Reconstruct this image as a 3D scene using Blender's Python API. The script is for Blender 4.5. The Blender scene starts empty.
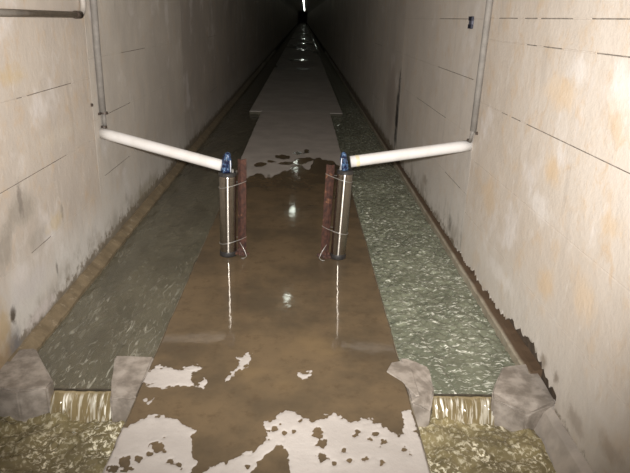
import bpy, bmesh, math, random
import numpy as np
from mathutils import Vector, Matrix

scene = bpy.context.scene
C = scene.collection
random.seed(7)

# ------------------------------------------------------------------ camera
F, CX, CY, H = 610.0, 315.0, 236.5, 1.5
_d = np.array([303.0 - CX, 17.0 - CY, F])                    # direction of the gallery axis
_vx = 262.0
_v = np.array([_vx - CX, (F * F + (_vx - CX) * _d[0]) / -_d[1], F])   # downwards
_d /= np.linalg.norm(_d); _v /= np.linalg.norm(_v)
RW = np.stack([np.cross(_v, _d), _d, -_v])

def ray(x, y): return RW @ np.array([x - CX, y - CY, F])
def on_z(x, y, z=0.0):
    w = ray(x, y); t = (z - H) / w[2]; return w[0] * t, w[1] * t
def on_x(x, y, X):
    w = ray(x, y); t = X / w[0]; return w[1] * t, w[2] * t + H      # (y, z) on a side wall

cam_d = bpy.data.cameras.new('camera'); cam = bpy.data.objects.new('camera', cam_d); C.objects.link(cam)
cam_d.sensor_width = 36.0; cam_d.lens = F * 36.0 / 630.0; cam_d.clip_start = 0.02; cam_d.clip_end = 500
_r, _u, _b = RW @ np.array([1, 0, 0]), RW @ np.array([0, -1, 0]), RW @ np.array([0, 0, -1])
cam.matrix_world = Matrix(((_r[0], _u[0], _b[0], 0), (_r[1], _u[1], _b[1], 0), (_r[2], _u[2], _b[2], H), (0, 0, 0, 1)))
scene.camera = cam

# ------------------------------------------------------------------ light: a compact camera's flash, dark gallery
world = bpy.data.worlds.new('world'); scene.world = world; world.use_nodes = True
world.node_tree.nodes['Background'].inputs[0].default_value = (0.9, 1.0, 0.95, 1)
world.node_tree.nodes['Background'].inputs[1].default_value = 0.0
fl = bpy.data.lights.new('camera_flash', 'SPOT'); fo = bpy.data.objects.new('camera_flash', fl); C.objects.link(fo)
fl.energy = 1050; fl.shadow_soft_size = 0.018; fl.spot_size = math.radians(90); fl.spot_blend = 1.0
fl.color = (1.0, 0.975, 0.95)
fo.location = (-0.005 + _u[0] * .055, _u[1] * .055, H + _u[2] * .055)
_aim = Vector((ray(312, 105)))
fo.rotation_euler = _aim.to_track_quat('-Z', 'Y').to_euler()
vs = scene.view_settings
scene.display_settings.display_device = 'sRGB'
vs.view_transform = 'Standard'; vs.look = 'None'; vs.gamma = 1.0; vs.use_curve_mapping = False; vs.exposure = 0.0
scene.cycles.max_bounces = 8; scene.cycles.transparent_max_bounces = 8; scene.cycles.caustics_reflective = False

# ------------------------------------------------------------------ numeric noise
_rng = np.random.RandomState(3)
_tab = _rng.rand(256, 256)
def vnoise(x, y):
    xi = np.floor(x).astype(int); yi = np.floor(y).astype(int)
    fx = x - xi; fy = y - yi
    fx = fx * fx * fx * (fx * (fx * 6 - 15) + 10); fy = fy * fy * fy * (fy * (fy * 6 - 15) + 10)
    a = _tab[xi & 255, yi & 255]; b = _tab[(xi + 1) & 255, yi & 255]
    c = _tab[xi & 255, (yi + 1) & 255]; d = _tab[(xi + 1) & 255, (yi + 1) & 255]
    return (a * (1 - fx) + b * fx) * (1 - fy) + (c * (1 - fx) + d * fx) * fy - 0.5
def fbm(x, y, n=4):
    s = 0; a = 1.0
    for i in range(n):
        s = s + a * vnoise(x * 2 ** i + 17.3 * i, y * 2 ** i + 9.1 * i); a *= .5
    return s
def sstep(a, b, x):
    t = np.clip((x - a) / (b - a), 0, 1); return t * t * (3 - 2 * t)

# ------------------------------------------------------------------ object helpers
def link(name, me, mat, parent=None):
    o = bpy.data.objects.new(name, me); C.objects.link(o)
    if mat: me.materials.append(mat)
    if parent:
        o.parent = parent
        root = parent
        while root.parent: root = root.parent
        if root.type == 'EMPTY':
            off = Vector(root.location); me.transform(Matrix.Translation(-off))
    return o
def obj(name, bm, mat, parent=None, smooth=False):
    bmesh.ops.recalc_face_normals(bm, faces=bm.faces)
    me = bpy.data.meshes.new(name); bm.to_mesh(me); bm.free()
    if smooth:
        for p in me.polygons: p.use_smooth = True
    return link(name, me, mat, parent)
def tag(o, label, cat, group=None):
    o['label'] = label; o['category'] = cat
    if group: o['group'] = group
    return o
def struct(o, label=None):
    o['kind'] = 'structure'
    if label: o['label'] = label
    return o
def thing(name, label, cat, loc, group=None):
    o = bpy.data.objects.new(name, None); C.objects.link(o); o.location = loc; o.empty_display_size = .1
    return tag(o, label, cat, group)
def box(bm, x0, x1, y0, y1, z0, z1, bev=0.0):
    g = bmesh.ops.create_cube(bm, size=1.0)
    for v in g['verts']:
        v.co = Vector(((x0 + x1) / 2 + v.co.x * (x1 - x0), (y0 + y1) / 2 + v.co.y * (y1 - y0), (z0 + z1) / 2 + v.co.z * (z1 - z0)))
    if bev:
        es = list({e for v in g['verts'] for e in v.link_edges})
        bmesh.ops.bevel(bm, geom=es, offset=bev, segments=1, affect='EDGES')
    return g['verts']
def tube(bm, pts, rad, seg=12, cap=True):
    """round tube through points; rad a number or one per point"""
    pts = [Vector(p) for p in pts]
    rs = rad if isinstance(rad, (list, tuple)) else [rad] * len(pts)
    rings = []; ref = None
    for i, p in enumerate(pts):
        t = (pts[min(i + 1, len(pts) - 1)] - pts[max(i - 1, 0)]).normalized()
        if ref is None:
            ref = Vector((0, 0, 1)) if abs(t.z) < .9 else Vector((1, 0, 0))
        n = (ref - t * ref.dot(t)).normalized(); ref = n; b = t.cross(n)
        rings.append([bm.verts.new(p + (n * math.cos(a) + b * math.sin(a)) * rs[i]) for a in [2 * math.pi * k / seg for k in range(seg)]])
    for i in range(len(rings) - 1):
        for k in range(seg):
            bm.faces.new((rings[i][k], rings[i][(k + 1) % seg], rings[i + 1][(k + 1) % seg], rings[i + 1][k]))
    if cap:
        bm.faces.new(rings[0][::-1]); bm.faces.new(rings[-1])
    return rings
def loop_tube(bm, pts, r, seg=6):
    n = len(pts); pts = [Vector(p) for p in pts]; rings = []
    for i in range(n):
        t = (pts[(i + 1) % n] - pts[i - 1]).normalized(); u = Vector((0, 0, 1)); u = (u - t * u.dot(t)).normalized(); b = t.cross(u)
        rings.append([bm.verts.new(pts[i] + (u * math.cos(a) + b * math.sin(a)) * r) for a in [2 * math.pi * k / seg for k in range(seg)]])
    for i in range(n):
        for k in range(seg):
            bm.faces.new((rings[i - 1][k], rings[i - 1][(k + 1) % seg], rings[i][(k + 1) % seg], rings[i][k]))
def prism(bm, plan, z0, z1):
    """plan: (x, y) or (x, y, ztop) corners"""
    top = [bm.verts.new((p[0], p[1], p[2] if len(p) > 2 else z1)) for p in plan]
    bot = [bm.verts.new((p[0], p[1], z0)) for p in plan]
    n = len(plan); bm.faces.new(top); bm.faces.new(bot[::-1])
    for i in range(n): bm.faces.new((top[i], bot[i], bot[(i + 1) % n], top[(i + 1) % n]))
def profile(bm, prof, y0, y1, step=None, wob=0.0):
    """extrude an (x, z) outline along y"""
    ys = [y0, y1] if not step else list(np.arange(y0, y1, step)) + [y1]
    rr = []
    for j, y in enumerate(ys):
        rr.append([bm.verts.new((x + (random.uniform(-wob, wob) if wob else 0), y, z + (random.uniform(-wob, wob) if wob else 0))) for x, z in prof])
    n = len(prof)
    for a, b in zip(rr[:-1], rr[1:]):
        for k in range(n): bm.faces.new((a[k], b[k], b[(k + 1) % n], a[(k + 1) % n]))
    bm.faces.new(rr[0]); bm.faces.new(rr[-1][::-1])
def grid_mesh(name, X, Y, Z):
    """open grid surface from 2-D arrays"""
    n, m = X.shape
    co = np.stack([X, Y, Z], -1).reshape(-1, 3)
    i = np.arange(n * m).reshape(n, m)
    f = np.stack([i[:-1, :-1], i[:-1, 1:], i[1:, 1:], i[1:, :-1]], -1).reshape(-1, 4)
    me = bpy.data.meshes.new(name)
    me.vertices.add(n * m); me.vertices.foreach_set('co', co.astype(np.float32).ravel())
    me.loops.add(f.size); me.loops.foreach_set('vertex_index', f.astype(np.int32).ravel())
    me.polygons.add(len(f)); me.polygons.foreach_set('loop_start', np.arange(0, f.size, 4, dtype=np.int32))
    me.update(calc_edges=True); me.validate()
    me.polygons.foreach_set('use_smooth', np.ones(len(me.polygons), dtype=bool))
    return me

# ------------------------------------------------------------------ material helpers
class NT:
    def __init__(s, name):
        s.m = bpy.data.materials.new(name); s.m.use_nodes = True; s.t = s.m.node_tree
        s.b = s.t.nodes['Principled BSDF']; s.out = s.t.nodes['Material Output']
        s._pos = None
    def n(s, k): return s.t.nodes.new(k)
    def lk(s, a, b): s.t.links.new(a, b)
    def put(s, sock, v):
        if hasattr(v, 'is_output') or isinstance(v, bpy.types.NodeSocket): s.lk(v, sock)
        elif isinstance(v, (tuple, list)) and len(v) == 3 and sock.type == 'RGBA': sock.default_value = (*v, 1)
        else: sock.default_value = v
    def pos(s):
        if s._pos is None: s._pos = s.n('ShaderNodeNewGeometry').outputs['Position']
        return s._pos
    def mapped(s, scale=(1, 1, 1), loc=(0, 0, 0)):
        q = s.n('ShaderNodeMapping'); s.lk(s.pos(), q.inputs[0]); q.inputs['Scale'].default_value = scale; q.inputs['Location'].default_value = loc
        return q.outputs[0]
    def noise(s, scale, detail=4, rough=.6, vec=None, dist=0.0):
        q = s.n('ShaderNodeTexNoise'); s.lk(vec or s.pos(), q.inputs['Vector'])
        q.inputs['Scale'].default_value = scale; q.inputs['Detail'].default_value = detail
        q.inputs['Roughness'].default_value = rough; q.inputs['Distortion'].default_value = dist
        return q.outputs[0]
    def ramp(s, v, a, b):
        q = s.n('ShaderNodeMapRange'); q.interpolation_type = 'SMOOTHSTEP'
        s.put(q.inputs[0], v); q.inputs[1].default_value = a; q.inputs[2].default_value = b
        return q.outputs[0]
    def math(s, op, a, b=0.0, c=0.0):
        q = s.n('ShaderNodeMath'); q.operation = op
        s.put(q.inputs[0], a); s.put(q.inputs[1], b); s.put(q.inputs[2], c); return q.outputs[0]
    def mix(s, f, a, b):
        q = s.n('ShaderNodeMix'); q.data_type = 'RGBA'
        s.put(q.inputs[0], f); s.put(q.inputs[6], a); s.put(q.inputs[7], b); return q.outputs[2]
    def sep(s):
        q = s.n('ShaderNodeSeparateXYZ'); s.lk(s.pos(), q.inputs[0]); return q.outputs
    def bump(s, h, strength=.3, dist=.01):
        q = s.n('ShaderNodeBump'); q.inputs['Strength'].default_value = strength; q.inputs['Distance'].default_value = dist
        s.lk(h, q.inputs['Height']); s.lk(q.outputs[0], s.b.inputs['Normal']); return q.outputs[0]
    def set(s, **k):
        for a, v in k.items(): s.put(s.b.inputs[a.replace('_', ' ')], v)
        return s

def simple(name, col, rough=.6, metal=0.0, var=.25, nscale=40, bump=.0, col2=None):
    t = NT(name)
    nz = t.noise(nscale, 4, .6)
    c2 = col2 or tuple(c * (1 - var) for c in col)
    t.set(Base_Color=t.mix(t.ramp(nz, .35, .65), col, c2), Roughness=rough, Metallic=metal)
    if bump: t.bump(nz, bump, .004)
    return t.m

def wall_mat(name, base, base2, blobs=(), side=-1, stain=.5, efflo=.5, wetz=.10, foot=.75):
    """cast concrete: mottling, orange seepage stains, lime bloom near the foot, dark growth at the very bottom.
    blobs: (y, z, ry, rz, colour, strength) marks that sit at one spot of the wall"""
    t = NT(name)
    big = t.noise(1.1, 5, .62); mid = t.noise(4.5, 5, .65); fine = t.noise(38, 4, .7)
    streak = t.noise(3.0, 4, .6, t.mapped((1, 3.2, .55)))
    c = t.mix(t.ramp(big, .36, .64), base, base2)
    c = t.mix(t.math('MULTIPLY', t.ramp(mid, .52, .74), stain * .75), c, (.60, .40, .20))
    sm = t.noise(11, 5, .7, t.mapped((1, 1, .8), (2, 7, 1)), .6)
    c = t.mix(t.math('MULTIPLY', t.math('MULTIPLY', t.ramp(sm, .50, .72), t.ramp(big, .60, .42)), stain * .8), c, (.55, .36, .18))
    c = t.mix(t.math('MULTIPLY', t.ramp(t.noise(8, 5, .7, t.mapped((1, 1.3, .7), (7, 1, 4)), 1.0), .54, .70), stain * .55), c, (.76, .71, .66))
    c = t.mix(t.math('MULTIPLY', t.ramp(streak, .56, .76), .35), c, tuple(.62 * v for v in base))
    c = t.mix(t.math('MULTIPLY', t.ramp(t.noise(2.3, 4, .6, t.mapped((1, 1, 1), (5, 3, 8))), .56, .72), .45), c, (.80, .76, .74))
    z = t.sep()[2]
    zz = t.math('ADD', z, t.math('MULTIPLY', t.math('SUBTRACT', streak, .5), -.45))
    c = t.mix(t.math('MULTIPLY', t.ramp(zz, .50, .12), efflo), c, (.70, .68, .64))
    c = t.mix(t.math('MULTIPLY', t.ramp(zz, .24, .02), t.math('MULTIPLY', t.ramp(mid, .42, .6), foot)), c, (.33, .29, .24))
    zk = t.math('ADD', z, t.math('MULTIPLY', t.math('SUBTRACT', t.noise(16, 4, .7), .5), -.22))
    c = t.mix(t.math('MULTIPLY', t.ramp(zk, wetz, wetz - .05), .8), c, (.15, .115, .07))
    for (by, bz, ry, rz, col, st) in blobs:
        q = t.n('ShaderNodeMapping'); q.vector_type = 'POINT'; t.lk(t.pos(), q.inputs[0])
        q.inputs['Scale'].default_value = (0, 1 / ry, 1 / rz); q.inputs['Location'].default_value = (0, -by / ry, -bz / rz)
        ln = t.n('ShaderNodeVectorMath'); ln.operation = 'LENGTH'; t.lk(q.outputs[0], ln.inputs[0])
        dd = t.math('ADD', ln.outputs['Value'], t.math('MULTIPLY', t.math('SUBTRACT', t.noise(.9 / max(min(ry, rz), .02), 4, .65), .5), 1.9))
        c = t.mix(t.math('MULTIPLY', t.ramp(dd, 1.25, .25), st * .8), c, col)
    c = t.mix(t.math('MULTIPLY', t.ramp(fine, .55, .8), .22), c, (.36, .30, .25))
    t.set(Base_Color=c, Roughness=.82, Specular_IOR_Level=.25)
    t.bump(t.math('ADD', t.math('MULTIPLY', mid, 1.2), t.math('MULTIPLY', fine, .35)), .36, .012)
    return t.m

# ------------------------------------------------------------------ dimensions
XL, XR = -1.30, 1.10                 # wall faces
WL, WR = -0.665, 0.492               # walkway edges
Y0, YEND = -2.0, 190.0
YW = 2.30                            # weir crests
ZUP, ZPOOL, ZCREST = -.05, -.145, -.065
LJ, RJ, J2 = 3.88, 3.84, 6.92        # pour joints of the walls

def wl(x, y): return on_x(x, y, XL)
def wr(x, y): return on_x(x, y, XR)
def blob(side, px, py, ry, rz, col, st):
    y, z = on_x(px, py, XL if side < 0 else XR); return (y, z, ry, rz, col, st)

GREY = (.30, .265, .22); DARK = (.10, .08, .06); ORG = (.64, .46, .27); WHT = (.74, .69, .64)
m_wl1 = wall_mat('concrete_left_near', (.56, .49, .415), (.50, .44, .38), [
    blob(-1, 22, 212, .17, .10, GREY, .8), blob(-1, 38, 236, .12, .09, GREY, .6), blob(-1, 4, 250, .10, .10, GREY, .8),
    blob(-1, 12, 76, .16, .05, (.56, .42, .22), .6), blob(-1, 55, 222, .12, .05, (.58, .45, .24), .6),
    blob(-1, 13, 315, .035, .05, DARK, 1.2), blob(-1, 12, 350, .10, .13, (.20, .19, .19), 1.1), blob(-1, 62, 210, .02, .06, GREY, .8), blob(-1, 57, 268, .015, .05, DARK, .7), blob(-1, 20, 200, .03, .10, (.22, .19, .16), .9), blob(-1, 42, 310, .2, .05, (.66, .60, .57), 1.0), blob(-1, 20, 275, .12, .06, (.66, .61, .57), .9), blob(-1, 2, 330, .10, .14, (.50, .37, .20), .9), blob(-1, 0, 370, .16, .16, (.42, .30, .17), .7),
    blob(-1, 60, 135, .30, .05, (.62, .56, .47), .5), blob(-1, 30, 285, .25, .07, (.58, .54, .52), .7)], stain=.5, efflo=.7, wetz=.07)
m_wl2 = wall_mat('concrete_left_middle', (.575, .525, .46), (.50, .455, .40), [
    blob(-1, 116, 230, .10, .16, (.25, .22, .17), .6), blob(-1, 145, 190, .5, .08, (.28, .24, .16), .6)], stain=.2, efflo=.45, wetz=.09)
m_wl3 = wall_mat('concrete_left_far', (.50, .445, .385), (.43, .385, .34), stain=.3, efflo=.3)
m_wr1 = wall_mat('concrete_right_near', (.63, .555, .475), (.58, .505, .425), [
    blob(1, 552, 170, .10, .09, ORG, .75), blob(1, 490, 195, .16, .12, ORG, .55), blob(1, 560, 92, .22, .08, (.72, .54, .35), .6),
    blob(1, 545, 282, .10, .08, ORG, .7), blob(1, 610, 225, .08, .05, ORG, .6), blob(1, 585, 300, .10, .10, (.70, .52, .33), .6),
    blob(1, 578, 70, .10, .07, WHT, .9), blob(1, 622, 90, .10, .09, WHT, .9), blob(1, 540, 208, .16, .07, WHT, .8), blob(1, 500, 275, .25, .05, WHT, .8),
    blob(1, 531, 348, .07, .035, DARK, 1.1), blob(1, 543, 362, .05, .04, (.20, .15, .10), .8), blob(1, 556, 378, .03, .03, (.2, .16, .12), .8),
    blob(1, 575, 420, .10, .05, (.33, .27, .22), .7), blob(1, 610, 450, .10, .04, (.40, .32, .25), .7)], stain=.55, efflo=.35, wetz=-.03, foot=.12)
m_wr2 = wall_mat('concrete_right_middle', (.66, .60, .53), (.60, .545, .485), [
    blob(1, 450, 225, .06, .07, (.14, .12, .09), .85), blob(1, 425, 180, .12, .05, (.28, .22, .16), .7), blob(1, 436, 200, .35, .08, WHT, .45)], stain=.3, efflo=.4, wetz=.05)
m_wr3 = wall_mat('concrete_right_far', (.60, .55, .49), (.53, .485, .435), [(7.03, .42, .13, .34, (.03, .026, .022), 1.2), (7.0, .75, .07, .25, (.06, .05, .045), 1.1), (7.6, .5, .5, .5, (.36, .30, .26), .7)], stain=.4, efflo=.3)
m_back = simple('joint_shadow_concrete', (.10, .07, .045), .9, 0, .35, 30)
m_seal = simple('black_sealant', (.03, .026, .022), .8, 0, .4, 30)
m_joint = simple('old_joint_mortar', (.27, .23, .19), .9, 0, .5, 25)

# ------------------------------------------------------------------ walls: backing, cast panels, filled joints
def wall(side):
    X = XL if side < 0 else XR
    nm = 'wall_left' if side < 0 else 'wall_right'
    bm = bmesh.new()
    a, b = sorted((X + side * .03, X + side * .35))
    box(bm, a, b, Y0, YEND, -.6, 2.3)
    root = struct(obj(nm, bm, m_back), 'left concrete gallery wall' if side < 0 else 'right concrete gallery wall')
    J1 = LJ if side < 0 else RJ
    g = .0042
    bays = [(Y0, J1), (J1, J2), (J2 + .03 if side > 0 else J2, 10.0), (10.0, 13.05), (13.05, YEND)]
    if side < 0: cs = [[.375, .738, 1.11, 1.482, 1.85], [.462, .848, 1.22, 1.59, 1.95], [.45, 1.2], [.8], []]
    else: cs = [[.315, .675, 1.04, 1.405, 1.526, 1.90], [.428, .81, 1.154, 1.52, 1.88], [.42, 1.16], [.8], []]
    mats = (m_wl1, m_wl2, m_wl3, m_wl3, m_wl3) if side < 0 else (m_wr1, m_wr2, m_wr3, m_wr3, m_wr3)
    # stretches of each joint that stay open (dark dashes); the rest is smeared shut
    openings = {}
    if side < 0:
        openings = {(0, 0): [(2.8, 3.05)], (0, 1): [(2.2, 3.38)], (0, 2): [(2.86, 2.92), (2.97, 3.56)], (1, 1): [(4.05, 4.75)], (1, 0): [(4.0, 4.62)], (0, 3): [], (1, 2): [(4.6, 5.3)]}
    else:
        openings = {(0, 2): [(1.6, 2.97), (3.05, 3.2), (3.26, 3.36)], (0, 3): [(1.6, 2.36), (2.68, 2.9), (2.98, 3.12)], (0, 4): [(1.6, 2.45), (2.62, 2.98), (3.02, 3.2), (3.3, 3.62)],
                    (1, 2): [(4.0, 5.1)], (1, 1): [(4.65, 5.9)], (1, 0): [(4.02, 4.5)], (1, 3): [(4.3, 5.2)]}
    for bi, (ya, yb) in enumerate(bays):
        zs = [None] + cs[bi] + [2.3]
        for ci in range(len(zs) - 1):
            bm = bmesh.new()
            z1 = zs[ci + 1] - (g / 2 if ci + 1 < len(zs) - 1 else 0)
            f0, f1 = sorted((X, X + side * .031))
            if ci == 0:
                # lowest course: broken, dripping lower edge above the channel ledge
                ya2 = ya; ys = list(np.arange(max(ya2, 1.0), min(yb, 9.9), .016)) if bi < 3 else []
                ys = sorted(set([ya2] + ys + [yb]))
                vt = []; 
                for k, y in enumerate(ys):
                    if side > 0:
                        if y < 2.16: zb = -.55
                        else: zb = .012 + .085 * math.exp(-((y - 2.55) / .30) ** 2) + .02 * math.exp(-((y - 3.3) / .5) ** 2) + (random.uniform(-.02, .016) + .012 * math.sin(y * 31) * math.sin(y * 13)) * (1 if y < 4.5 else .5)
                    else:
                        zb = -.02 if y > 2.5 else -.55
                        if y > 2.5: zb += random.uniform(-.004, .012)
                    zb = min(zb, z1 - .05)
                    vt.append([bm.verts.new((X, y, zb)), bm.verts.new((X, y, z1)), bm.verts.new((X + side * .031, y, z1)), bm.verts.new((X + side * .031, y, zb + .012))])
                for p, q in zip(vt[:-1], vt[1:]):
                    for k in range(4): bm.faces.new((p[k], q[k], q[(k + 1) % 4], p[(k + 1) % 4]))
                bm.faces.new(vt[0]); bm.faces.new(vt[-1][::-1])
            else:
                box(bm, f0, f1, ya, yb, zs[ci] + g / 2, z1, .0012)
            obj('wall_panel', bm, mats[bi], root)
        for ci, zc in enumerate(cs[bi]):
            ops = openings.get((bi, ci), [] if bi < 2 else [(yb - 1.2, yb - .3)])
            y = ya
            for (oa, ob) in list(ops) + [(yb, yb)]:
                if oa - y > .01:
                    bm = bmesh.new(); f0, f1 = sorted((X + side * .0002, X + side * .03))
                    box(bm, f0, f1, y, oa, zc - g / 2, zc + g / 2)
                    obj('joint_filler', bm, mats[bi], root)
                if ob - oa > .01:
                    bm = bmesh.new(); f0, f1 = sorted((X + side * .0016, X + side * .03))
                    box(bm, f0, f1, oa, ob, zc - g / 2, zc + g / 2)
                    obj('joint_mortar', bm, m_joint, root)
                y = max(y, ob)
    # pour joint of the right wall: black sealant shows over part of its height, the rest is rendered over
    if side > 0:
        for za, zb_, mt, dep, nm_ in ((-.02, .17, mats[1], 0, 'joint_filler'), (.17, .90, m_seal, .0015, 'joint_sealant'), (.90, 2.3, mats[1], 0, 'joint_filler')):
            bm = bmesh.new(); box(bm, X + dep, X + .03, J2, J2 + .03, za, zb_); obj(nm_, bm, mt, root)
    return root
wall_left = wall(-1); wall_right = wall(1)

# vaulted ceiling
bm = bmesh.new()
cxm = (XL + XR) / 2; prev = None
ang = [math.pi * k / 20 for k in range(21)]
pr = [(cxm + math.cos(a) * 1.26, 2.25 + math.sin(a) * .80) for a in ang] + [(cxm + math.cos(a) * 1.5, 2.25 + math.sin(a) * 1.05) for a in reversed(ang)]
profile(bm, pr, Y0, YEND)
m_ceil = wall_mat('concrete_vault', (.42, .38, .33), (.36, .33, .29), stain=.3, efflo=0, wetz=-1)
struct(obj('ceiling', bm, m_ceil), 'concrete barrel vault over the gallery')

bm = bmesh.new(); box(bm, XL - .3, XR + .3, YEND - .2, YEND, -.6, 3.3); struct(obj('wall_end', bm, m_ceil), 'dark far end of the gallery')
bm = bmesh.new(); box(bm, XL - .3, XR + .3, Y0 - .2, Y0, -.6, 3.3); struct(obj('wall_back', bm, m_back), 'gallery wall behind the viewer')

# ------------------------------------------------------------------ walkway slab with wet and dry areas
def seg_dist(px, py, poly):
    P = np.array(poly, float); Q = np.roll(P, -1, 0)
    best = np.full(px.shape, 1e9); ins = np.zeros(px.shape, bool)
    for (ax, ay), (bx, by) in zip(P, Q):
        dx, dy = bx - ax, by - ay
        t = np.clip(((px - ax) * dx + (py - ay) * dy) / (dx * dx + dy * dy + 1e-9), 0, 1)
        best = np.minimum(best, np.hypot(px - ax - t * dx, py - ay - t * dy))
        if abs(by - ay) > 1e-9:
            c = ((ay > py) != (by > py)) & (px < dx * (py - ay) / (by - ay) + ax); ins ^= c
    return np.where(ins, best, -best)
def zc(pts, ox, oy, s): return [(ox + x / s, oy + y / s) for x, y in pts]
dry_px = [
    zc([(10, 310), (60, 230), (75, 198), (110, 186), (140, 175), (180, 185), (210, 205), (205, 240), (215, 268), (195, 300), (180, 330)], 80, 320, 1.853),
    zc([(290, 195), (370, 190), (410, 205), (450, 190), (525, 195), (510, 212), (470, 235), (462, 262), (500, 285), (480, 292), (420, 288), (330, 303), (315, 322), (302, 300), (240, 285), (205, 265), (240, 225)], 100, 330, 5.25),
    zc([(490, 280), (530, 262), (548, 240), (560, 258), (535, 298), (515, 290)], 100, 330, 5.25),
    zc([(262, 119), (280, 95), (298, 84), (293, 70), (316, 61), (318, 75), (295, 93), (278, 112)], 80, 320, 1.853),
    zc([(402, 95), (412, 99), (428, 96), (424, 107), (404, 105)], 80, 320, 1.853),
    zc([(200, 320), (228, 284), (250, 265), (300, 252), (335, 235), (352, 222), (342, 195), (362, 180), (380, 165), (420, 180), (440, 186), (470, 170), (500, 190), (540, 186), (562, 200), (590, 214), (602, 195), (594, 168), (612, 165), (622, 200), (640, 230), (660, 320), (388, 320), (384, 240), (376, 222), (340, 248), (318, 290), (300, 320)], 80, 320, 1.853),
    zc([(120, 150), (136, 147), (128, 156)], 80, 320, 1.853),
]
wet_holes = zc([(145, 235), (85, 264), (62, 272), (110, 257), (155, 217), (130, 248), (185, 270), (20, 290), (165, 262), (360, 200), (380, 212), (410, 188), (430, 186), (437, 215), (447, 228), (446, 255), (440, 205), (510, 215), (522, 203), (535, 222), (548, 210), (560, 228), (515, 205), (500, 262), (530, 255), (560, 262), (598, 240), (615, 250), (470, 265), (490, 240), (350, 205), (372, 192), (395, 205), (310, 270)], 80, 320, 1.853)
hole_r = [6.5, 8, 4, 3.2, 2.6, 2.5, 3, 4, 2, 1.8, 1.4, 1.6, 1.4, 4, 4.2, 5, 3.5, 2.2, 1.8, 2, 2, 2.4, 1.6, 2.5, 3.2, 2.6, 1.5, 1.6, 1.8, 1.6, 1.4, 1.3, 1.3, 2.2]
ys = np.concatenate([np.arange(Y0, 1.5, .25), np.arange(1.5, 2.9, .0055), np.arange(2.9, 10.3, .024)])
xs = np.linspace(WL, WR, 212)
X, Y = np.meshgrid(xs, ys)
cam_c = np.stack([X, Y, -np.full_like(X, H)], -1) @ RW          # world -> camera axes
PX = CX + F * cam_c[..., 0] / np.maximum(cam_c[..., 2], .05); PY = CY + F * cam_c[..., 1] / np.maximum(cam_c[..., 2], .05)
best = np.full(X.shape, -60.0)
for poly in dry_px: best = np.maximum(best, seg_dist(PX, PY, poly))
best = np.maximum(best, (1.55 - Y) * 60)
for (hx, hy), hr in zip(wet_holes, hole_r):
    dd = np.hypot((PX - hx), (PY - hy) * 1.25) - hr * (1 + .8 * fbm(PX * .35 + hx, PY * .35, 2))
    best = np.minimum(best, np.where(Y < 2.9, dd, 99))
best = np.where(Y < 3.0, best + (5.0 * fbm(X * 26, Y * 22, 4) + 3.5 * fbm(X * 75, Y * 60, 2)) * sstep(-12, -1, best), best)
# far boundary: dry again beyond the posts
far = (Y - 6.35) * 9 + 12 * fbm(X * 4.0 + 3, Y * 1.1 + 5, 4)
best = np.where(Y > 4.2, np.clip(far, -40, 40), best)
for (hx, hy, rx, ry) in [(283, 157, 9, 2.6), (306, 160, 11, 2.8), (272, 161, 7, 2.4), (296, 153, 7, 1.8), (262, 164, 6, 2), (318, 163, 6, 2), (290, 163, 12, 2)]:
    dd = (np.hypot((PX - hx) / rx, (PY - hy) / ry) - 1 + 1.1 * fbm(X * 9, Y * 3, 3)) * 6
    best = np.where(Y > 5.2, np.minimum(best, dd), best)
wet = 0.5 - np.clip(best, -10, 10) * .05          # 0 dry .. 1 wet, edge at .5
Z = -.0015 + .0025 * sstep(.55, .35, wet) + .0008 * fbm(X * 20, Y * 20, 3) * sstep(.6, .4, wet)
edge = np.minimum(X - WL, WR - X)
Z -= .010 * sstep(.012, 0, edge)
X2 = X + np.where(edge < .006, np.sign(X) * (-.004 + .012 * fbm(Y * 6, X * 3, 3)), 0)
me = grid_mesh('floor', X2, Y, Z)
at = me.attributes.new('wet', 'FLOAT', 'POINT'); at.data.foreach_set('value', wet.astype(np.float32).ravel())
t = NT('walkway_concrete')
an = t.n('ShaderNodeAttribute'); an.attribute_name = 'wet'
nf = t.noise(90, 3, .6)
wv = t.math('ADD', an.outputs['Fac'], t.math('MULTIPLY', t.math('SUBTRACT', nf, .5), .06))
wm = t.ramp(wv, .47, .53)
dryc = t.mix(t.ramp(t.noise(3, 5, .65), .35, .65), (.50, .455, .415), (.42, .38, .345))
dryc = t.mix(t.math('MULTIPLY', t.ramp(t.noise(45, 4, .7), .55, .75), .4), dryc, (.36, .31, .27))
wetc = t.mix(t.ramp(t.noise(2.2, 5, .65), .35, .66), (.155, .110, .064), (.098, .073, .046))
wetc = t.mix(t.math('MULTIPLY', t.ramp(t.noise(14, 5, .7), .5, .72), .55), wetc, (.085, .058, .034))
wetc = t.mix(t.math('MULTIPLY', t.ramp(t.noise(1.5, 3, .6, t.mapped((1, 1, 1), (9, 4, 2))), .55, .7), .4), wetc, (.21, .145, .075))
t.set(Base_Color=t.mix(wm, dryc, wetc), Roughness=t.math('MULTIPLY_ADD', wm, -.742, .80), Specular_IOR_Level=.5, IOR=1.33)
hb = t.math('ADD', t.math('MULTIPLY', t.noise(60, 4, .7), t.math('MULTIPLY_ADD', wm, -.985, 1.0)), t.math('MULTIPLY', t.noise(11, 2, .5), t.math('MULTIPLY', wm, .45)))
t.bump(hb, .25, .006)
m_floor = t.m
floor = struct(link('floor', me, m_floor), 'concrete walkway, wet brown in the middle with pale dry patches')
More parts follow.
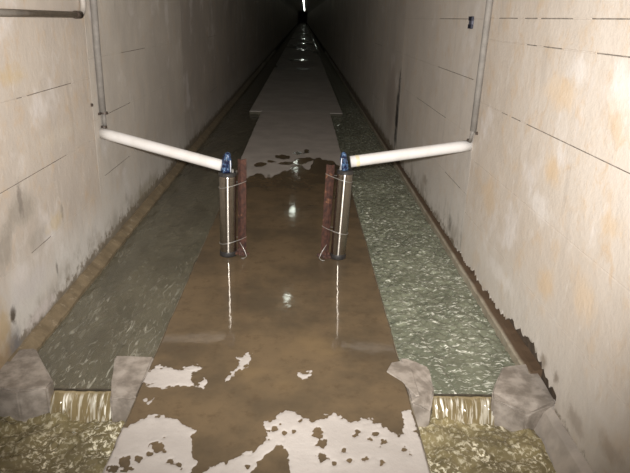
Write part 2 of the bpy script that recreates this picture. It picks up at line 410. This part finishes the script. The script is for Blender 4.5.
# the slab's body below its surface, and the wider stretch farther on
bm = bmesh.new(); box(bm, WL + .002, WR - .002, Y0, 10.3, -.5, -.013)
m_slab = simple('walkway_side', (.20, .165, .115), .6, 0, .4, 14, .3)
m_bed = simple('channel_silt', (.14, .125, .085), .8, 0, .5, 6, .4)
slab = obj('slab_body', bm, m_slab, floor)
bm = bmesh.new(); box(bm, -.86, .70, 10.3, YEND, -.5, 0.0, .008)
t = NT('walkway_far')
fw = t.ramp(t.noise(.8, 4, .6, t.mapped((1, .25, 1))), .52, .60)
fw = t.math('MULTIPLY', fw, t.ramp(t.sep()[1], 17, 21))
t.set(Base_Color=t.mix(fw, t.mix(t.ramp(t.noise(2, 5, .6), .35, .65), (.50, .46, .42), (.42, .38, .345)), (.10, .08, .06)), Roughness=t.math('MULTIPLY_ADD', fw, -.72, .8))
t.bump(t.noise(50, 3, .6), .2, .004)
wide = obj('slab_body', bm, t.m, floor); wide.data.materials.append(m_bed)
for p in wide.data.polygons:
    if p.normal.z < .5: p.material_index = 1

# ------------------------------------------------------------------ channel beds and ledges
m_bedp = simple('pool_silt', (.22, .19, .10), .8, 0, .45, 9, .5)
for nm, xa, xb in (('left', XL - .02, WL + .01), ('right', WR - .01, XR + .02)):
    bm = bmesh.new(); box(bm, xa, xb, YW, YEND, -.55, -.17); struct(obj('channel_bed', bm, m_bed), nm + ' drainage channel bed upstream of the weir')
    bm = bmesh.new(); box(bm, xa, xb, Y0, YW, -.6, -.36); struct(obj('channel_bed', bm, m_bedp), nm + ' drainage channel bed below the weir')
t = NT('ledge_mud')
nz = t.noise(7, 5, .7)
c = t.mix(t.ramp(nz, .35, .65), (.235, .18, .11), (.165, .125, .075))
c = t.mix(t.ramp(t.noise(22, 4, .7), .55, .72), c, (.33, .27, .19))
t.set(Base_Color=c, Roughness=.6); t.bump(nz, .5, .015); m_ledge = t.m
t = NT('ledge_pale')
nz = t.noise(9, 5, .7)
c = t.mix(t.ramp(nz, .35, .65), (.36, .32, .245), (.27, .225, .165))
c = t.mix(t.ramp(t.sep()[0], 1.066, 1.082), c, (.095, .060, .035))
t.set(Base_Color=c, Roughness=.6); t.bump(nz, .4, .012); m_ledge2 = t.m
bm = bmesh.new(); profile(bm, [(XL - .03, -.3), (XL - .03, .012), (XL + .012, .004), (-1.238, -.032), (-1.232, -.3)], 2.42, 30, .07, .0035)
struct(obj('baseboard_left', bm, m_ledge), 'brown muddy ledge between the left wall and its channel')
bm = bmesh.new(); profile(bm, [(XR + .03, -.3), (XR + .03, .016), (XR - .008, .004), (1.062, -.015), (1.054, -.3)], 2.40, 30, .07, .003)
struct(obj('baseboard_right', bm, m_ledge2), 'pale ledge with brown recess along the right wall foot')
m_conc = simple('weir_concrete', (.345, .30, .255), .7, 0, .4, 13, .8, (.19, .16, .13))
bm = bmesh.new(); profile(bm, [(XR + .03, -.5), (XR + .03, -.035), (XR - .003, -.038), (XR - .03, -.06), (.965, -.30), (.96, -.5)], Y0, 2.24, .08, .003)
struct(obj('baseboard_right', bm, simple('footing_concrete', (.50, .44, .38), .65, 0, .3, 6, .4)), 'smooth grey sloping footing of the right wall beside the pool')

# ------------------------------------------------------------------ water
def water_mat(name, body, tint, clear, rough, foam_glint=(.7, .68, .58), fs=(24, 55, 24), dist=1.2, lo=.52, hi=.74):
    t = NT(name)
    nz = t.noise(5, 4, .6, t.mapped((1, .35, 1)))
    fo_ = t.n('ShaderNodeAttribute'); fo_.attribute_name = 'foam_glint'
    fm = t.math('MULTIPLY', fo_.outputs['Fac'], t.ramp(t.noise(1, 3, .6, t.mapped(fs), dist), lo, hi))  # pale strokes: entrained bubbles plus the water's sparkle, painted into the colour
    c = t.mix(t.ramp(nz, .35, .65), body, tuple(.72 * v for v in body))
    t.set(Base_Color=t.mix(fm, c, foam_glint), Roughness=rough, IOR=1.45, Specular_IOR_Level=.8)
    tr = t.n('ShaderNodeBsdfTransparent'); tr.inputs[0].default_value = (*tint, 1)
    mx = t.n('ShaderNodeMixShader'); fr = t.n('ShaderNodeFresnel'); fr.inputs[0].default_value = 1.4
    k = t.math('MULTIPLY', t.math('SUBTRACT', 1.0, fr.outputs[0]), t.math('MULTIPLY_ADD', fm, -clear, clear))
    t.lk(k, mx.inputs[0]); t.lk(t.b.outputs[0], mx.inputs[1]); t.lk(tr.outputs[0], mx.inputs[2]); t.lk(mx.outputs[0], t.out.inputs[0])
    return t.m
def foam_glint_attr(me, f):
    at = me.attributes.new('foam_glint', 'FLOAT', 'POINT'); at.data.foreach_set('value', np.clip(f, 0, 1).astype(np.float32).ravel()); return me
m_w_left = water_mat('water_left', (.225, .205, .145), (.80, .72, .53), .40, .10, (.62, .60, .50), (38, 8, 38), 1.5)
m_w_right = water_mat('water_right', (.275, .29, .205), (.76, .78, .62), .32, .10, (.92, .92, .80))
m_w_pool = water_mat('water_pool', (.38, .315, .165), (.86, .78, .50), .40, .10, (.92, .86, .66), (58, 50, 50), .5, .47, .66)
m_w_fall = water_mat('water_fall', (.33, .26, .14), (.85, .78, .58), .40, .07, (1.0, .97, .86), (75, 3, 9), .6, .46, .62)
def stuff(o, label, cat='water'):
    o['kind'] = 'stuff'; o['label'] = label; o['category'] = cat; return o

NL, NR = (-1.045, -.795), (.607, .868)          # notches
def chan(xa, xb, notch, amp, kx, ky, chop, foam_glint_amt, name, mat, label):
    ys = np.concatenate([np.arange(YW, 6.0, .0075), np.arange(6.0, 12.0, .03), np.array([12.5, 14, 20, 40, YEND])])
    xs = np.linspace(xa, xb, 76)
    X, Y = np.meshgrid(xs, ys)
    fade = 1 / (1 + .02 * Y * Y)
    wx = X + .03 * fbm(X * 5, Y * 5, 2); wy = Y + .05 * fbm(X * 4 + 7, Y * 4, 2)
    r1 = 1 - 2 * np.abs(fbm(wx * kx + wy * 2.5, wy * ky - wx * 2.0, 3))
    r2 = fbm(wx * kx * 2.1 - wy * 3, wy * ky * 2.0 + wx * 6, 3)
    Z = ZUP + amp * (.8 * r1 + r2) - amp * .6
    Z += chop * fbm(X * 55, Y * 45, 2)
    # draw-down towards the notch, flow lines converging on it
    nm = sstep(notch[0] - .05, notch[0] + .03, X) * (1 - sstep(notch[1] - .03, notch[1] + .05, X))
    near = sstep(YW + .32, YW, Y)
    ang = np.arctan2(X - (notch[0] + notch[1]) / 2, np.maximum(Y - YW + .12, .02))
    fan = .010 * vnoise(ang * 14 + 40, Y * 2.5) + .005 * vnoise(ang * 30 + 9, Y * 3)
    calm = sstep(YW + .05, YW + .45, Y)
    Z = ZUP + (Z - ZUP) * (.25 + .75 * calm) + fan * sstep(YW + .5, YW + .1, Y)
    Z -= nm * near ** 2 * (ZUP - ZCREST - .004)
    foam_glint = foam_glint_amt * (1 if foam_glint_amt > .6 else .25 + .75 * sstep(4.6, 2.6, Y)) * (.55 + .8 * sstep(-.25, .35, fbm(X * 4, Y * 2.5, 3)) + .5 * sstep(0, .3, r2))  # where bubbles and painted glints whiten the channel surface
    foam_glint += sstep(YW + .30, YW + .02, Y) * nm * sstep(.0, .35, vnoise(ang * 34 + 3, Y * 2.0)) * .9
    me = foam_glint_attr(grid_mesh(name, X, Y, Z), foam_glint)
    return stuff(link(name, me, mat), label)
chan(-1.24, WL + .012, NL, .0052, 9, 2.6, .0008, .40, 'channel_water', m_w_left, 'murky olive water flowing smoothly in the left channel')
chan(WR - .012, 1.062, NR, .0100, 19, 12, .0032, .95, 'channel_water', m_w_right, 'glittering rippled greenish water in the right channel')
def pool(xa, xb, cxn, name, label):
    ys = np.arange(.6, YW - .005, .008); xs = np.linspace(xa, xb, 90)
    X, Y = np.meshgrid(xs, ys)
    g = np.exp(-((Y - (YW - .1)) / .35) ** 2)
    Z = ZPOOL + .022 * (.5 + g) * fbm(X * 13 + .6 * fbm(X * 7, Y * 7, 2), Y * 13, 3) + .006 * fbm(X * 40, Y * 40, 2)
    foam_glint = (.35 + .75 * sstep(-.2, .4, fbm(X * 8, Y * 8, 3))) * (.6 + .6 * g)  # bubbles and painted sparkle, denser near the fall
    return stuff(link(name, foam_glint_attr(grid_mesh(name, X, Y, Z), foam_glint), m_w_pool), label)
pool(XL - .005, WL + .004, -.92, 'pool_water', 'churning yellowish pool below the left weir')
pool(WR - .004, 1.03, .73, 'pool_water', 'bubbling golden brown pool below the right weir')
def fall(notch, label, seed):
    n = 20; xs = np.linspace(notch[0] - .004, notch[1] + .004, 90); s = np.linspace(0, 1, n)
    X, S = np.meshgrid(xs, s)
    zdrop = ZCREST + .006 - ZPOOL + .02
    rib = .016 * vnoise(X * 60 + seed, S * 1.2) + .010 * vnoise(X * 130 + seed, S * 2)
    Yv = YW - .006 - .085 * S ** .65 + rib * S ** .4
    Zv = ZCREST + .002 - zdrop * S ** 1.6 + .004 * vnoise(X * 60 + seed, S * 4)
    back = [(X[i], Yv[i], Zv[i]) for i in range(n)]
    X2 = np.concatenate([X, X[::-1]]); Y2 = np.concatenate([Yv, Yv[::-1] + .008]); Z2 = np.concatenate([Zv, Zv[::-1] - .006])
    fm = (.45 + .8 * sstep(-.1, .3, vnoise(X * 75 + seed, S * 1.5))) * sstep(.0, .2, S); fm2 = np.concatenate([fm, fm[::-1]])  # white water and painted highlights along the ribs
    return stuff(link('falling_water', foam_glint_attr(grid_mesh('falling_water', X2, Y2, Z2), fm2), m_w_fall), label)
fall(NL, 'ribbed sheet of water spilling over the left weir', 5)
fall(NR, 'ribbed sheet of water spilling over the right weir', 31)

# ------------------------------------------------------------------ weirs
m_plate = simple('weir_plate_steel', (.16, .14, .11), .4, .8, .4, 30)
def rough_prism(plan, z0, z1, amp=.006):
    bm = bmesh.new(); prism(bm, plan, z0, z1)
    bmesh.ops.bevel(bm, geom=[e for e in bm.edges], offset=.008, segments=2, affect='EDGES')
    bmesh.ops.triangulate(bm, faces=bm.faces); bmesh.ops.subdivide_edges(bm, edges=[e for e in bm.edges if e.calc_length() > .05], cuts=3, use_grid_fill=True)
    for v in bm.verts:
        v.co += Vector((random.uniform(-1, 1), random.uniform(-1, 1), random.uniform(-1, 1))) * amp * .35
    return bm
w = thing('weir', 'low concrete weir with a notch across the left channel', 'weir', (-.92, YW, -.36), 'channel weirs')
obj('concrete_cheek', rough_prism([(-1.32, 2.52, .0), (-1.225, 2.545, .004), (-1.045, 2.29, -.008), (-1.05, 2.235, -.012), (-1.16, 2.20, -.005), (-1.32, 2.235, .0)], -.37, 0), m_conc, w)
obj('concrete_cheek', rough_prism([(-.835, 2.485), (-.655, 2.485), (-.655, 2.17, -.004), (-.775, 2.19, -.03), (-.795, 2.29, -.012)], -.37, .003), m_conc, w)
bm = bmesh.new(); box(bm, NL[0] - .02, NL[1] + .02, YW - .004, YW + .004, -.4, ZCREST + .008, .0006); obj('crest_plate', bm, m_plate, w)
bm = bmesh.new(); box(bm, NL[0] - .02, NL[1] + .02, YW + .004, YW + .10, -.4, ZCREST - .04); obj('weir_sill', bm, m_conc, w)
w = thing('weir', 'low concrete weir with a notch across the right channel', 'weir', (.73, YW, -.36), 'channel weirs')
obj('concrete_cheek', rough_prism([(.488, 2.50), (.525, 2.505), (.612, 2.43), (.607, 2.27, -.01), (.575, 2.17, -.05), (.488, 2.17, -.004)], -.37, .004), m_conc, w)
obj('concrete_cheek', rough_prism([(.965, 2.455, -.004), (1.12, 2.49, .0), (1.12, 2.20, -.02), (.985, 2.16, -.06), (.858, 2.235, -.03), (.862, 2.27, -.015)], -.37, .0), m_conc, w)
bm = bmesh.new(); prism(bm, [(.412, 2.385), (.445, 2.46), (.49, 2.475), (.53, 2.40), (.53, 2.20), (.512, 2.195), (.472, 2.31)], -.004, .0045)
bmesh.ops.bevel(bm, geom=list(bm.edges), offset=.003, segments=1, affect='EDGES')
obj('mortar_patch', bm, m_conc, w)
bm = bmesh.new(); box(bm, NR[0] - .02, NR[1] + .02, YW - .004, YW + .004, -.4, ZCREST + .008, .0006); obj('crest_plate', bm, m_plate, w)
bm = bmesh.new(); box(bm, NR[0] - .02, NR[1] + .02, YW + .004, YW + .10, -.4, ZCREST - .04); obj('weir_sill', bm, m_conc, w)

# ------------------------------------------------------------------ gauge posts
t = NT('brushed_steel')
br = t.noise(30, 4, .7, t.mapped((1, 1, 9)))
t.set(Base_Color=t.mix(t.ramp(br, .3, .7), (.44, .40, .35), (.34, .31, .27)), Metallic=1.0, Roughness=.27, Anisotropic=.90, Anisotropic_Rotation=.25)
tg = t.n('ShaderNodeTangent'); tg.direction_type = 'RADIAL'; tg.axis = 'Z'; t.lk(tg.outputs[0], t.b.inputs['Tangent']); m_steel = t.m
m_cap = simple('dark_cap', (.045, .042, .04), .45, .3, .4, 60)
t = NT('rusty_iron'); rn = t.noise(35, 5, .7)
c = t.mix(t.ramp(rn, .35, .65), (.085, .034, .021), (.028, .013, .010)); c = t.mix(t.ramp(t.noise(14, 4, .7), .56, .7), c, (.22, .10, .05))
t.set(Base_Color=c, Roughness=.75); t.bump(rn, .6, .006); m_rust = t.m
m_wire = simple('galvanised_wire', (.50, .48, .44), .4, .7, .3, 50)
t = NT('blue_plastic_film'); bn = t.noise(45, 3, .6)
t.set(Base_Color=t.mix(t.ramp(bn, .45, .58), (.005, .009, .035), (.06, .11, .20)), Roughness=.10); t.bump(bn, .9, .01); m_blue = t.m
m_clear = simple('pale_plastic_strip', (.72, .74, .80), .2, 0, .2, 30)
t = NT('white_pipe_plastic'); pn = t.noise(9, 4, .6)
c = t.mix(t.ramp(pn, .4, .7), (.62, .595, .57), (.57, .54, .50)); t.set(Base_Color=c, Roughness=.35); m_pvc = t.m
m_band = simple('yellowed_sealant', (.70, .62, .42), .5, 0, .2, 40)

def hull_loop(c, r, pts, z, n=28):
    """tie wire path around a round tube (centre c, radius r) and the corner points of the stake"""
    cand = [(c[0] + r * math.cos(2 * math.pi * k / n), c[1] + r * math.sin(2 * math.pi * k / n)) for k in range(n)] + list(pts)
    cand = sorted(cand); lo, up = [], []
    cr = lambda o, a, b: (a[0] - o[0]) * (b[1] - o[1]) - (a[1] - o[1]) * (b[0] - o[0])
    for p in cand:
        while len(lo) > 1 and cr(lo[-2], lo[-1], p) <= 0: lo.pop()
        lo.append(p)
    for p in reversed(cand):
        while len(up) > 1 and cr(up[-2], up[-1], p) <= 0: up.pop()
        up.append(p)
    return [(x, y, z) for x, y in lo[:-1] + up[:-1]]

def post(cb, ct, r, h, s_bot, s_top, s_h, side, ties, label, name='gauge_post'):
    """cb/ct: base and top centre (x, y); the stake stands on the inner side; side = +1 when the stake is to the right"""
    w = thing(name, label, 'post', (cb[0], cb[1], 0), 'steel posts on the walkway')
    bm = bmesh.new()
    n = 30; pts = [(cb[0] + (ct[0] - cb[0]) * k / n, cb[1] + (ct[1] - cb[1]) * k / n, .001 + h * k / n) for k in range(n + 1)]
    rr = [r * (1 + .006 * math.sin(k * 2.1)) for k in range(n + 1)]; rr[0] = rr[1]
    tube(bm, pts, rr, 40); o = obj('steel_tube', bm, m_steel, w, True)
    o.data.polygons[-1].use_smooth = False; o.data.polygons[-2].use_smooth = False
    bm = bmesh.new(); tube(bm, [(cb[0], cb[1], 0), (cb[0], cb[1], .004), (cb[0], cb[1], .030), (cb[0], cb[1], .034)], [r * 1.02, r * 1.05, r * 1.05, r * 1.02], 32)
    obj('bottom_ring', bm, m_cap, w, True)
    bm = bmesh.new(); tube(bm, [(ct[0], ct[1], h - .006), (ct[0], ct[1], h - .005), (ct[0], ct[1], h + .012), (ct[0], ct[1], h + .017), (ct[0], ct[1], h + .018)], [r * 1.0, r * 1.06, r * 1.06, r * .98, r * .6], 32)
    cap = obj('top_cap', bm, m_cap, w)
    for dx, dy, hh, rad in ((r * .62 * side, -.008, .022, .007), (.004 * side, .02, .05, .011), (r * .35 * side, .03, .016, .006)):
        bm = bmesh.new(); tube(bm, [(ct[0] + dx, ct[1] + dy, h + .014), (ct[0] + dx, ct[1] + dy, h + .016 + hh)], rad, 8); obj('bolt' if rad < .01 else 'cable_gland', bm, m_wire if rad < .01 else m_cap, cap)
    # rusty angle iron: two flanges
    sw = .054
    bm = bmesh.new()
    vb = []
    for (sx, sy), z in ((s_bot, .0), (s_top, s_h)):
        L = [(sx - sw * .5, sy + .026), (sx - sw * .08, sy), (sx + sw * .5, sy + .030), (sx + sw * .5 - .003, sy + .037), (sx - sw * .08, sy + .008), (sx - sw * .5 + .003, sy + .033)]
        if side < 0: L = [(2 * sx - x, y) for x, y in L][::-1]
        vb.append([bm.verts.new((x, y, z)) for x, y in L])
    lv = [vb[0]]
    for k in range(1, 12):
        f = k / 12
        lv.append([bm.verts.new(a.co.lerp(b.co, f) + Vector((random.uniform(-.0015, .0015), random.uniform(-.0015, .0015), 0))) for a, b in zip(vb[0], vb[1])])
    lv.append(vb[1])
    for a, b in zip(lv[:-1], lv[1:]):
        for k in range(6): bm.faces.new((a[k], a[(k + 1) % 6], b[(k + 1) % 6], b[k]))
    bm.faces.new(vb[0][::-1]); bm.faces.new(vb[1])
    st = obj('rusty_stake', bm, m_rust, w); st['label'] = 'rusty angle iron stake tied to the tube'
    # corroded flakes and scale at the stake's foot
    bm = bmesh.new()
    for k in range(26):
        g = bmesh.ops.create_icosphere(bm, subdivisions=1, radius=1)
        a = random.uniform(0, 6.28); q = random.uniform(.0, .042); sc_ = random.uniform(.006, .014); zo = random.uniform(0, .07) * (1 - q / .05)
        for v in g['verts']:
            v.co = Vector((s_bot[0] + q * math.cos(a) + v.co.x * sc_ * 1.2, s_bot[1] + .004 + q * .7 * math.sin(a) + v.co.y * sc_, max(0.0, zo + .5 * sc_ + v.co.z * sc_ * random.uniform(.7, 1.5))))
    fx = obj('rust_scale', bm, m_rust, st); fx['kind'] = 'stuff'
    bm = bmesh.new()
    wx = s_bot[0] + side * .03
    tube(bm, [(wx - side * .04, s_bot[1] - .012, .10), (wx - side * .01, s_bot[1] - .02, .05), (wx + side * .006, s_bot[1] - .03, .012), (wx - side * .008, s_bot[1] - .045, .003), (wx - side * .03, s_bot[1] - .05, .003)], .0022, 6)
    obj('loose_wire', bm, m_wire, st, True)
    for z in ties:
        f = z / h; c = (cb[0] + (ct[0] - cb[0]) * f, cb[1] + (ct[1] - cb[1]) * f)
        f2 = z / s_h; sx = s_bot[0] + (s_top[0] - s_bot[0]) * f2; sy = s_bot[1] + (s_top[1] - s_bot[1]) * f2
        bm = bmesh.new(); lp = hull_loop(c, r + .003, [(sx - sw * .08 * side, sy - .003), (sx + sw * .5 * side, sy + .028), (sx + sw * .5 * side, sy + .038)], z)
        lp = [(x, y, zz + (.012 * (x - c[0]) / r * side)) for x, y, zz in lp]
        loop_tube(bm, lp, .0022); obj('tie_wire', bm, m_wire, w, True)
    return w
PL_B, PL_T = (-.462, 3.785), (-.457, 3.785)
PR_B, PR_T = (.266, 3.775), (.288, 3.775)
post(PL_B, PL_T, .054, .545, (-.372, 3.765), (-.366, 3.775), .645, 1, (.475, .098), 'stainless steel tube post tied to a rusty stake, on the left of the walkway')
post(PR_B, PR_T, .050, .580, (.176, 3.755), (.196, 3.765), .625, -1, (.535, .185), 'stainless steel tube post tied to a rusty stake, on the right of the walkway')

# ------------------------------------------------------------------ white pipes from the walls to the posts
def pipe(a, b, r, wrap_at, top, wrap_w, label, side):
    a, b = Vector(a), Vector(b)
    w = thing('white_pipe', label, 'pipe', tuple(a), 'white pipes reaching from the walls to the posts')
    d = (b - a).normalized()
    bm = bmesh.new(); n = 10
    tube(bm, [a + (b - a) * k / n for k in range(n + 1)], r, 28)
    o = obj('pipe_body', bm, m_pvc, w, True)
    bm = bmesh.new(); tube(bm, [b - d * .055, b - d * .053, b - d * .034, b - d * .032], [r, r * 1.012, r * 1.012, r], 28, False); (obj('sealant_ring', bm, m_band, w, True) if side > 0 else bm.free())
    # crumpled blue film over the pipe's open end, drawn up to a tip
    bm = bmesh.new(); wx, wy, wz = wrap_at; hh = top - wz; seg, n = 22, 16; rings = []
    for k in range(n + 1):
        f = k / n
        rad = wrap_w * (1.0 - .10 * f) * math.sqrt(max(0.0, 1 - max(0, (f - .45) / .55) ** 2.2)) + .0015
        rings.append([bm.verts.new((wx + (math.cos(t_) * rad) * (1 + .22 * math.sin(5 * t_ + 7 * f + side)) - side * .012 * f, wy + math.sin(t_) * rad * 1.15 * (1 + .18 * math.sin(4 * t_ + 3 + 9 * f)), wz + hh * f)) for t_ in [2 * math.pi * q / seg for q in range(seg)]])
    for p, q in zip(rings[:-1], rings[1:]):
        for k in range(seg): bm.faces.new((p[k], p[(k + 1) % seg], q[(k + 1) % seg], q[k]))
    bm.faces.new(rings[0][::-1]); bm.faces.new(rings[-1])
    f = obj('blue_film', bm, m_blue, w, True); f['label'] = 'crumpled dark blue plastic film sealing the pipe end'
    bm = bmesh.new(); q = wrap_w * 1.12
    tube(bm, [(wx - side * q, wy - .012, wz + .002), (wx - side * q, wy - .014, wz + hh * .55), (wx - side * q * .65, wy - .012, wz + hh * .82)], .0035, 8); obj('plastic_strip', bm, m_clear, f, True)
    return w
pipe((XL + .004, 3.99, .752), (-.492, 3.785, .603), .036, (-.466, 3.783, .563), .692, .027, 'white plastic pipe from the left wall down to its post', -1)
pipe((XR - .004, 3.89, .752), (.318, 3.775, .650), .036, (.284, 3.773, .598), .715, .021, 'white plastic pipe from the right wall down to its post', 1)

# ------------------------------------------------------------------ conduits on the walls
m_cond = simple('grey_conduit', (.215, .195, .172), .8, 0, .2, 20)
m_cond_d = simple('black_cable', (.05, .045, .04), .5, 0, .3, 20)
m_cond_d2 = simple('dark_clamp', (.09, .065, .05), .5, .3, .4, 60)
def path(side, pts, off): 
    X = XL if side < 0 else XR
    return [(X - side * off, y, z) for y, z in pts]
w = thing('wall_conduit', 'grey vertical conduit with black cable running down the left wall to the pipe', 'conduit', (XL, 4.02, .80))
bm = bmesh.new(); tube(bm, path(-1, [(4.0, .885), (4.0, 1.3), (4.015, 1.7), (4.03, 2.28)], .022), .0205, 14); obj('conduit_tube', bm, m_cond, w, True)
bm = bmesh.new(); tube(bm, path(-1, [(4.05, .90), (4.05, 1.3), (4.065, 1.7), (4.08, 2.28)], .009), .008, 8); obj('black_cable', bm, m_cond_d, w, True)
bm = bmesh.new(); tube(bm, path(-1, [(4.02, .79), (4.025, .88)], .020), .013, 12); obj('lower_tube', bm, m_cond, w, True)
bm = bmesh.new(); tube(bm, path(-1, [(4.025, .868), (4.026, .884)], .021), .025, 14); c_ = obj('coupling', bm, m_cond_d2, w)
bm = bmesh.new(); box(bm, XL, XL + .012, 3.965, 4.10, .868, .884, .003); obj('clamp_strap', bm, m_cond_d2, w)
bm = bmesh.new(); tube(bm, path(-1, [(4.0, .782), (4.0, .796)], .022), .02, 12); obj('end_bush', bm, m_cond_d2, w)
w = thing('wall_conduit', 'grey vertical conduit running down the right wall to the pipe', 'conduit', (XR, 3.84, .79))
bm = bmesh.new(); tube(bm, path(1, [(3.80, .86), (3.785, 1.3), (3.77, 1.7), (3.76, 2.28)], .020), .0195, 14); obj('conduit_tube', bm, m_cond, w, True)
bm = bmesh.new(); tube(bm, path(1, [(3.85, .782), (3.81, .86)], .018), .011, 12); obj('lower_tube', bm, m_cond, w, True)
for yy in (3.765, 3.835):
    bm = bmesh.new(); tube(bm, [(XR + .001, yy, .852), (XR - .012, yy, .852)], .010, 10); obj('clamp_screw', bm, m_cond_d2, w)
bm = bmesh.new(); tube(bm, path(1, [(3.87, .780), (3.87, .795)], .018), .016, 12); obj('end_bush', bm, m_cond_d2, w)
m_cond_l = simple('pale_conduit', (.42, .38, .335), .7, 0, .2, 20)
w = thing('elbow_conduit', 'grey conduit running along the top left wall and bending upwards', 'conduit', (XL, 3.2, 1.48))
arc = [(3.745 + .07 * math.sin(a), 1.545 - .07 * math.cos(a)) for a in [math.pi / 2 * k / 8 for k in range(9)]]
bm = bmesh.new(); tube(bm, path(-1, [(1.0, 1.487), (2.4, 1.482), (3.68, 1.475)], .0225), .0165, 14); obj('conduit_tube', bm, m_cond_l, w, True)
bm = bmesh.new(); tube(bm, path(-1, arc + [(3.816, 1.8), (3.818, 2.27)], .0225), .0165, 14); obj('bent_tube', bm, m_cond_l, w, True)
bm = bmesh.new(); tube(bm, path(-1, [(3.66, 1.4752), (3.745, 1.4748)], .0225), .021, 14); obj('coupling', bm, m_cond_d2, w, True)

# small marker on the right wall, anchor bolt on the left wall
y_, z_ = wr(472.3, 22.5)
w = thing('wall_marker', 'small dark blue marker plate fixed high on the right wall', 'marker', (XR, y_, z_))
bm = bmesh.new(); box(bm, XR - .014, XR, y_ - .036, y_ + .036, z_ - .034, z_ + .034, .002); obj('marker_body', bm, simple('marker_grey_blue', (.10, .10, .13), .4, 0, .2, 20), w)
m_mk = simple('marker_black', (.015, .016, .03), .4, 0, .2, 20)
for dz in (-.025, .024):
    bm = bmesh.new(); box(bm, XR - .018, XR - .002, y_ - .038, y_ + .038, z_ + dz - .013, z_ + dz + .013, .002); obj('marker_end', bm, m_mk, w)
y_, z_ = wl(91, 105)
bm = bmesh.new(); tube(bm, [(XL - .005, y_, z_), (XL + .010, y_, z_), (XL + .013, y_, z_)], [.010, .010, .006], 10)
tag(obj('anchor_bolt', bm, m_cond_d2), 'small rusty anchor bolt in the left wall beside the conduit', 'bolt')

# ------------------------------------------------------------------ row of small lamps on the vault
t = NT('lamp_glass'); t.set(Base_Color=(.9, .95, .9), Emission_Color=(.92, 1.0, .88), Emission_Strength=10.0); m_glow = t.m
m_lampbase = simple('lamp_base', (.20, .20, .19), .5, 0, .2, 30)
proto = None
def lamp(x, y):
    global proto
    z = 2.25 + .80 * math.sqrt(max(0, 1 - ((x - cxm) / 1.26) ** 2))
    if proto is None:
        w = thing('ceiling_lamp', 'small round lamp in the row along the gallery vault', 'lamp', (x, y, z), 'lamps along the vault')
        bm = bmesh.new(); tube(bm, [(x, y, z + .02), (x, y, z - .03), (x, y, z - .05)], [.06, .06, .045], 14); a = obj('lamp_base', bm, m_lampbase, w)
        bm = bmesh.new(); bmesh.ops.create_uvsphere(bm, u_segments=14, v_segments=10, radius=.062)
        for v in bm.verts: v.co += Vector((x, y, z - .095))
        b = obj('lamp_globe', bm, m_glow, w, True)
        proto = (w, [a, b]); return
    r = proto[0].copy(); C.objects.link(r); r.location = (x, y, z)
    for p in proto[1]:
        c = p.copy(); C.objects.link(c); c.parent = r
for k in range(30):
    y = 9.3 + 4.95 * k
    lamp(-.17 + .0035 * (y - 9), y)
